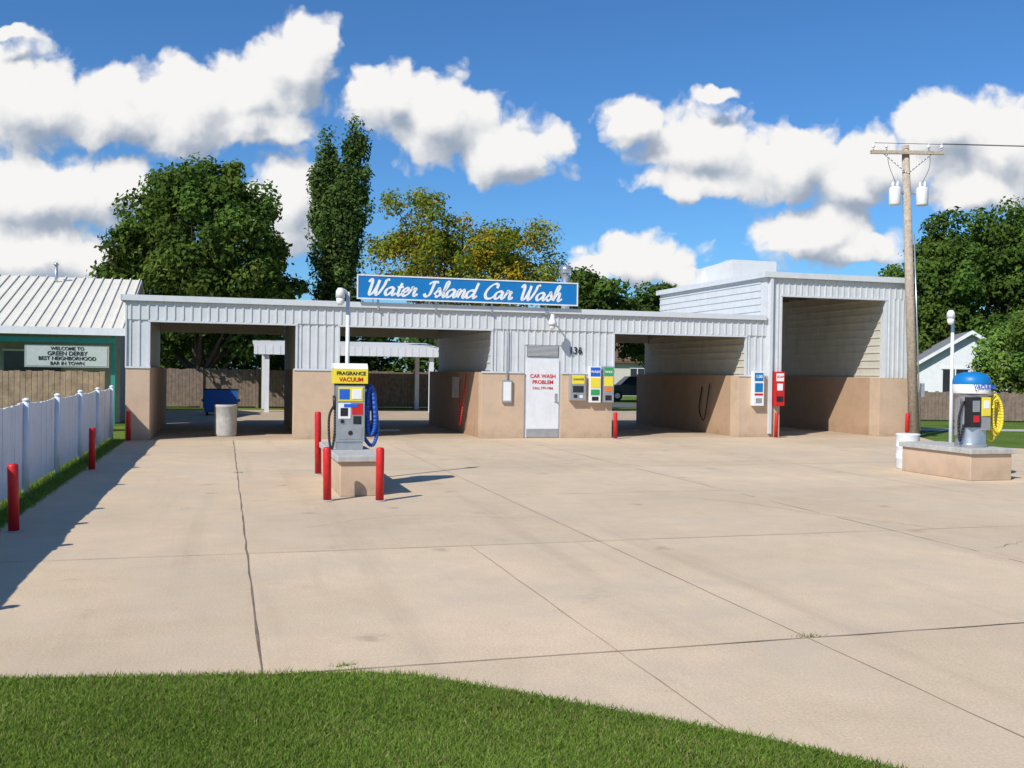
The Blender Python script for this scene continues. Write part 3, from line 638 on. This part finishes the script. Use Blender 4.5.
def tree(name,x,y,ells,nc,nl,size,base,trunk_h,tr,crad=(.7,1.2),accent=None,pacc=0,inner=.5,flat=.8,nb=22):
    e=empty(name,(x,y,0)); vol=np.array([el[3]*el[4]*el[5] for el in ells]); pr=vol**.7/np.sum(vol**.7)
    C=[]
    while len(C)<nc:
        el=ells[rng.choice(len(ells),p=pr)]; d=rng.normal(size=3); d/=np.linalg.norm(d)
        k=inner+(1-inner)*rng.random()**.6
        C.append(np.array(el[:3])+d*k*np.array(el[3:])*rng.uniform(.9,1.08))
    C=np.array(C); R=rng.uniform(crad[0],crad[1],nc)
    co,cols=cluster_leaves(C,R,nl,size,base,accent,pacc,flat)
    quadmesh('foliage',co,4,cols,M['leaf'],e)
    b=MB(); top=max(el[2] for el in ells)
    P=crom([(0,0,0),(.05,.03,trunk_h*.5),(-.06,0,trunk_h),(.1,.05,top)],5)
    for i in range(len(P)-1):
        f0=1-.85*i/(len(P)-1); f1=1-.85*(i+1)/(len(P)-1); b.cyl(P[i],P[i+1],tr*f0*(1.25 if i==0 else 1),tr*f1,'bark',12,False)
    for i in range(nb):
        c=C[rng.integers(nc)]; k=rng.integers(len(P)//3,len(P)-2); s0=P[k]; mid=(s0+Vector(c))/2+Vector((0,0,-.25)); Q=crom([s0,mid,Vector(c)],4); r0=tr*.35
        for j in range(len(Q)-1): b.cyl(Q[j],Q[j+1],r0*(1-j/len(Q)),r0*(1-(j+1)/len(Q)),'bark',6,False)
    b.obj('trunk',e); return e
tree('maple_tree',-14.2,45,[(0,0,6.6,3.9,3.8,4.0),(-1.6,0,5.4,2.8,3.0,2.9),(1.9,0,5.8,2.5,3.0,3.0),(.3,0,9.2,2.6,2.4,2.0)],250,260,.13,(.10,.155,.03),2.2,.35,(.4,.95))
tree('poplar_tree',-8.7,50,[(0,0,5,1.1,1.1,3),(0,0,8.5,1.25,1.25,3.4),(-.65,0,10.4,.65,.65,3.2),(.7,0,11.3,.65,.65,3.4)],200,180,.11,(.10,.155,.04),2,.25,(.22,.58),flat=1.7)
tree('locust_tree',-2.3,43,[(0,0,5.8,3.9,3.2,2.4),(-1.9,0,7.9,1.7,2,2.0),(1.2,0,6.9,2.4,2,1.6),(2.9,0,6.7,1.5,1.5,1.4),(-2.6,0,6.7,1.3,1.5,1.6)],180,170,.085,(.20,.24,.03),2.4,.22,(.35,.85),accent=(.46,.31,.02),pacc=.22,inner=.4,nb=50)
tree('oak_tree',26.2,55,[(0,0,6,5.8,4.5,4.4),(-3.6,0,5.0,3.0,3,3.8),(3,0,6.5,4,3,4),(-.3,0,8.8,3.4,3,2.2)],290,260,.14,(.09,.15,.028),2.2,.45,(.5,1.15))
tree('elm_tree',4.6,60,[(0,0,5.6,2.2,2,2.3)],60,220,.15,(.08,.135,.026),2,.2,(.5,1.0))
tree('elm_tree',9.2,62,[(0,0,5.2,2.4,2,2.0),(-1.2,0,4.6,1.6,1.5,2)],60,220,.15,(.08,.135,.026),2,.2,(.5,1.0))
tree('willow_tree',22.0,42.5,[(0,0,2.7,1.9,1.7,1.9)],60,240,.10,(.16,.25,.05),1.4,.15,(.4,.7),flat=1.3)
tree('walnut_tree',-20,62,[(0,0,4.2,4,3,2.6)],70,220,.17,(.07,.115,.024),1.8,.25,(.7,1.2))
def row(name,x0,x1,y,hmin,hmax,n,nl=160,size=.28,base=(.07,.115,.026)):
    C=np.stack([rng.uniform(x0,x1,n),y+rng.uniform(-3,3,n),rng.uniform(.6,1,n)],1)
    hf=hmin+(hmax-hmin)*(.5+.5*np.sin(C[:,0]*.23+1.3)*np.cos(C[:,0]*.11)); C[:,2]=rng.random(n)**.7*hf
    co,cols=cluster_leaves(C,rng.uniform(.9,1.6,n),nl,size,base); quadmesh(name,co,4,cols,M['leaf'])
row('distant_tree_row',-95,130,105,4.5,8,480,120,.34)
row('hedge',-26,0,52,2.4,3.6,130,180,.17)
row('shrub_row',27,44,47,1.0,1.9,50,150,.14,(.09,.15,.03))

# ---------------------------------------------------------------- world: sky + clouds
EL=math.radians(41.2)
w=bpy.data.worlds.new('World'); S.world=w; w.use_nodes=True; nt=w.node_tree; N=nt.nodes; K=nt.links; N.clear()
w.cycles.sampling_method='NONE'
out=N.new('ShaderNodeOutputWorld'); sky=N.new('ShaderNodeTexSky'); sky.sky_type='NISHITA'; sky.sun_disc=False
sky.sun_elevation=EL; sky.sun_rotation=math.radians(216.1); sky.air_density=1.0; sky.dust_density=.3; sky.ozone_density=2.0
bg=N.new('ShaderNodeBackground'); bg.inputs[1].default_value=.097
tint=N.new('ShaderNodeMixRGB'); tint.blend_type='MULTIPLY'; tint.inputs[0].default_value=1; tint.inputs[2].default_value=(.46,.86,1.28,1)
K.new(sky.outputs[0],tint.inputs[1]); K.new(tint.outputs[0],bg.inputs[0])
blobs=[(25,100,85,56),(110,112,64,48),(188,108,62,54),(245,95,48,46),(298,62,46,52),(255,128,60,24),
(40,192,110,42),(120,188,45,30),(35,255,110,38),(12,38,26,10),(288,200,38,60),
(388,98,42,42),(440,118,62,54),(508,150,64,40),
(635,122,44,28),(700,145,70,42),(785,165,74,42),(848,182,50,26),(700,184,70,16),
(945,130,70,42),(1010,150,66,50),(885,165,70,36),(975,190,60,22),
(812,232,66,36),(850,252,54,20),(635,264,70,32),(700,282,60,16),(716,95,20,10),
(-110,140,90,50),(1120,170,90,50),(1240,230,90,30)]
grp=bpy.data.node_groups.new('cloud_field','ShaderNodeTree')
grp.interface.new_socket('P',in_out='INPUT',socket_type='NodeSocketVector'); grp.interface.new_socket('F',in_out='OUTPUT',socket_type='NodeSocketFloat'); grp.interface.new_socket('B',in_out='OUTPUT',socket_type='NodeSocketFloat')
gn=grp.nodes; gk=grp.links; gi=gn.new('NodeGroupInput'); go=gn.new('NodeGroupOutput')
nz=gn.new('ShaderNodeTexNoise'); nz.noise_dimensions='2D'; nz.inputs['Scale'].default_value=13; nz.inputs['Detail'].default_value=4; nz.inputs['Roughness'].default_value=.6
gk.new(gi.outputs[0],nz.inputs['Vector'])
sb=gn.new('ShaderNodeVectorMath'); sb.operation='SUBTRACT'; sb.inputs[1].default_value=(.5,.5,.5); gk.new(nz.outputs['Color'],sb.inputs[0])
scl=gn.new('ShaderNodeVectorMath'); scl.operation='SCALE'; scl.inputs['Scale'].default_value=.04; gk.new(sb.outputs[0],scl.inputs[0])
ad=gn.new('ShaderNodeVectorMath'); gk.new(gi.outputs[0],ad.inputs[0]); gk.new(scl.outputs[0],ad.inputs[1])
prev=None
for (x,y,rx,ry) in blobs:
    dx=x-512; dy=y-372.5; X=(dx+.014*dy)/995; Z=-(dy-.014*dx)/995
    s1=gn.new('ShaderNodeVectorMath'); s1.operation='MULTIPLY_ADD'; ix,iy=995/(rx*1.08),995/(ry*1.08); s1.inputs[1].default_value=(ix,iy,0); s1.inputs[2].default_value=(-X*ix,-Z*iy,0); gk.new(ad.outputs[0],s1.inputs[0])
    s3=gn.new('ShaderNodeVectorMath'); s3.operation='LENGTH'; gk.new(s1.outputs[0],s3.inputs[0])
    if prev is None: prev=s3.outputs['Value']
    else:
        mxn=gn.new('ShaderNodeMath'); mxn.operation='SMOOTH_MIN'; mxn.inputs[2].default_value=.25; gk.new(prev,mxn.inputs[0]); gk.new(s3.outputs['Value'],mxn.inputs[1]); prev=mxn.outputs[0]
vo=gn.new('ShaderNodeTexVoronoi'); vo.voronoi_dimensions='2D'; vo.feature='F1'; vo.inputs['Scale'].default_value=24; vo.inputs['Detail'].default_value=2; vo.inputs['Roughness'].default_value=.5
gk.new(ad.outputs[0],vo.inputs['Vector'])
n2=gn.new('ShaderNodeTexNoise'); n2.noise_dimensions='2D'; n2.inputs['Scale'].default_value=22; n2.inputs['Detail'].default_value=7; n2.inputs['Roughness'].default_value=.58; gk.new(ad.outputs[0],n2.inputs['Vector'])
def gm(op,a,c):
    q=gn.new('ShaderNodeMath'); q.operation=op
    for i,t_ in enumerate((a,c)):
        if isinstance(t_,(int,float)): q.inputs[i].default_value=t_
        else: gk.new(t_,q.inputs[i])
    return q.outputs[0]
bl=gm('MULTIPLY',gm('SUBTRACT',.42,vo.outputs['Distance']),.40)
nn=gm('MULTIPLY',gm('SUBTRACT',n2.outputs['Fac'],.5),.62)
base_=gm('SUBTRACT',1.08,prev)
gk.new(gm('ADD',gm('ADD',base_,bl),nn),go.inputs[0]); gk.new(base_,go.inputs[1])
tc=N.new('ShaderNodeTexCoord'); sp=N.new('ShaderNodeSeparateXYZ'); K.new(tc.outputs['Generated'],sp.inputs[0])
def wm(op,a,c=0.0,cl=False):
    q=N.new('ShaderNodeMath'); q.operation=op; q.use_clamp=cl
    for i,t_ in enumerate((a,c)):
        if isinstance(t_,(int,float)): q.inputs[i].default_value=t_
        else: K.new(t_,q.inputs[i])
    return q.outputs[0]
yy=wm('MAXIMUM',wm('ABSOLUTE',sp.outputs[1]),.12)
cb=N.new('ShaderNodeCombineXYZ'); K.new(wm('DIVIDE',sp.outputs[0],yy),cb.inputs[0]); K.new(wm('DIVIDE',sp.outputs[2],yy),cb.inputs[1])
g1=N.new('ShaderNodeGroup'); g1.node_tree=grp; K.new(cb.outputs[0],g1.inputs[0])
of=N.new('ShaderNodeVectorMath'); of.inputs[1].default_value=(-.012,.026,0); K.new(cb.outputs[0],of.inputs[0])
g2_=N.new('ShaderNodeGroup'); g2_.node_tree=grp; K.new(of.outputs[0],g2_.inputs[0])
mask=N.new('ShaderNodeMapRange'); mask.interpolation_type='SMOOTHSTEP'; mask.inputs[1].default_value=-.06; mask.inputs[2].default_value=.26; K.new(g1.outputs[0],mask.inputs[0])
# weight broad form more than the small billows
df=wm('ADD',wm('SUBTRACT',g1.outputs[0],g2_.outputs[0]),wm('MULTIPLY',wm('SUBTRACT',g1.outputs[1],g2_.outputs[1]),.9))
sh=N.new('ShaderNodeMapRange'); sh.interpolation_type='SMOOTHSTEP'; sh.inputs[1].default_value=-1.15; sh.inputs[2].default_value=.45; K.new(df,sh.inputs[0])
cr=N.new('ShaderNodeMixRGB'); cr.inputs[1].default_value=(.36,.43,.54,1); cr.inputs[2].default_value=(1.0,.99,.975,1); K.new(sh.outputs[0],cr.inputs[0])
cbg=N.new('ShaderNodeBackground'); cbg.inputs[1].default_value=.93; K.new(cr.outputs[0],cbg.inputs[0])
up=N.new('ShaderNodeMapRange'); up.inputs[1].default_value=0; up.inputs[2].default_value=.03; K.new(sp.outputs[2],up.inputs[0])
ms=N.new('ShaderNodeMixShader'); K.new(wm('MULTIPLY',mask.outputs[0],up.outputs[0]),ms.inputs[0]); K.new(bg.outputs[0],ms.inputs[1]); K.new(cbg.outputs[0],ms.inputs[2]); K.new(ms.outputs[0],out.inputs[0])

# ---------------------------------------------------------------- sun
sl=bpy.data.lights.new('sun','SUN'); sl.energy=4.7; sl.angle=math.radians(.5); sl.color=(1,.965,.90)
so=bpy.data.objects.new('sun',sl); S.collection.objects.link(so); so.rotation_euler=Vector((.672,.921,-1)).to_track_quat('-Z','Y').to_euler(); so.location=(-10,-10,20)

# ---------------------------------------------------------------- camera
cd=bpy.data.cameras.new('camera'); cd.lens=35; cd.sensor_width=36; cd.clip_end=3000; cd.clip_start=.05
co_=bpy.data.objects.new('camera',cd); S.collection.objects.link(co_)
R=Matrix.Rotation(math.radians(90-.66),4,'X')@Matrix.Rotation(math.radians(.8),4,'Z')
co_.matrix_world=Matrix.Translation((0,0,1.75))@R
S.camera=co_
S.view_settings.view_transform='Standard'; S.view_settings.look='None'; S.view_settings.exposure=0; S.view_settings.gamma=1
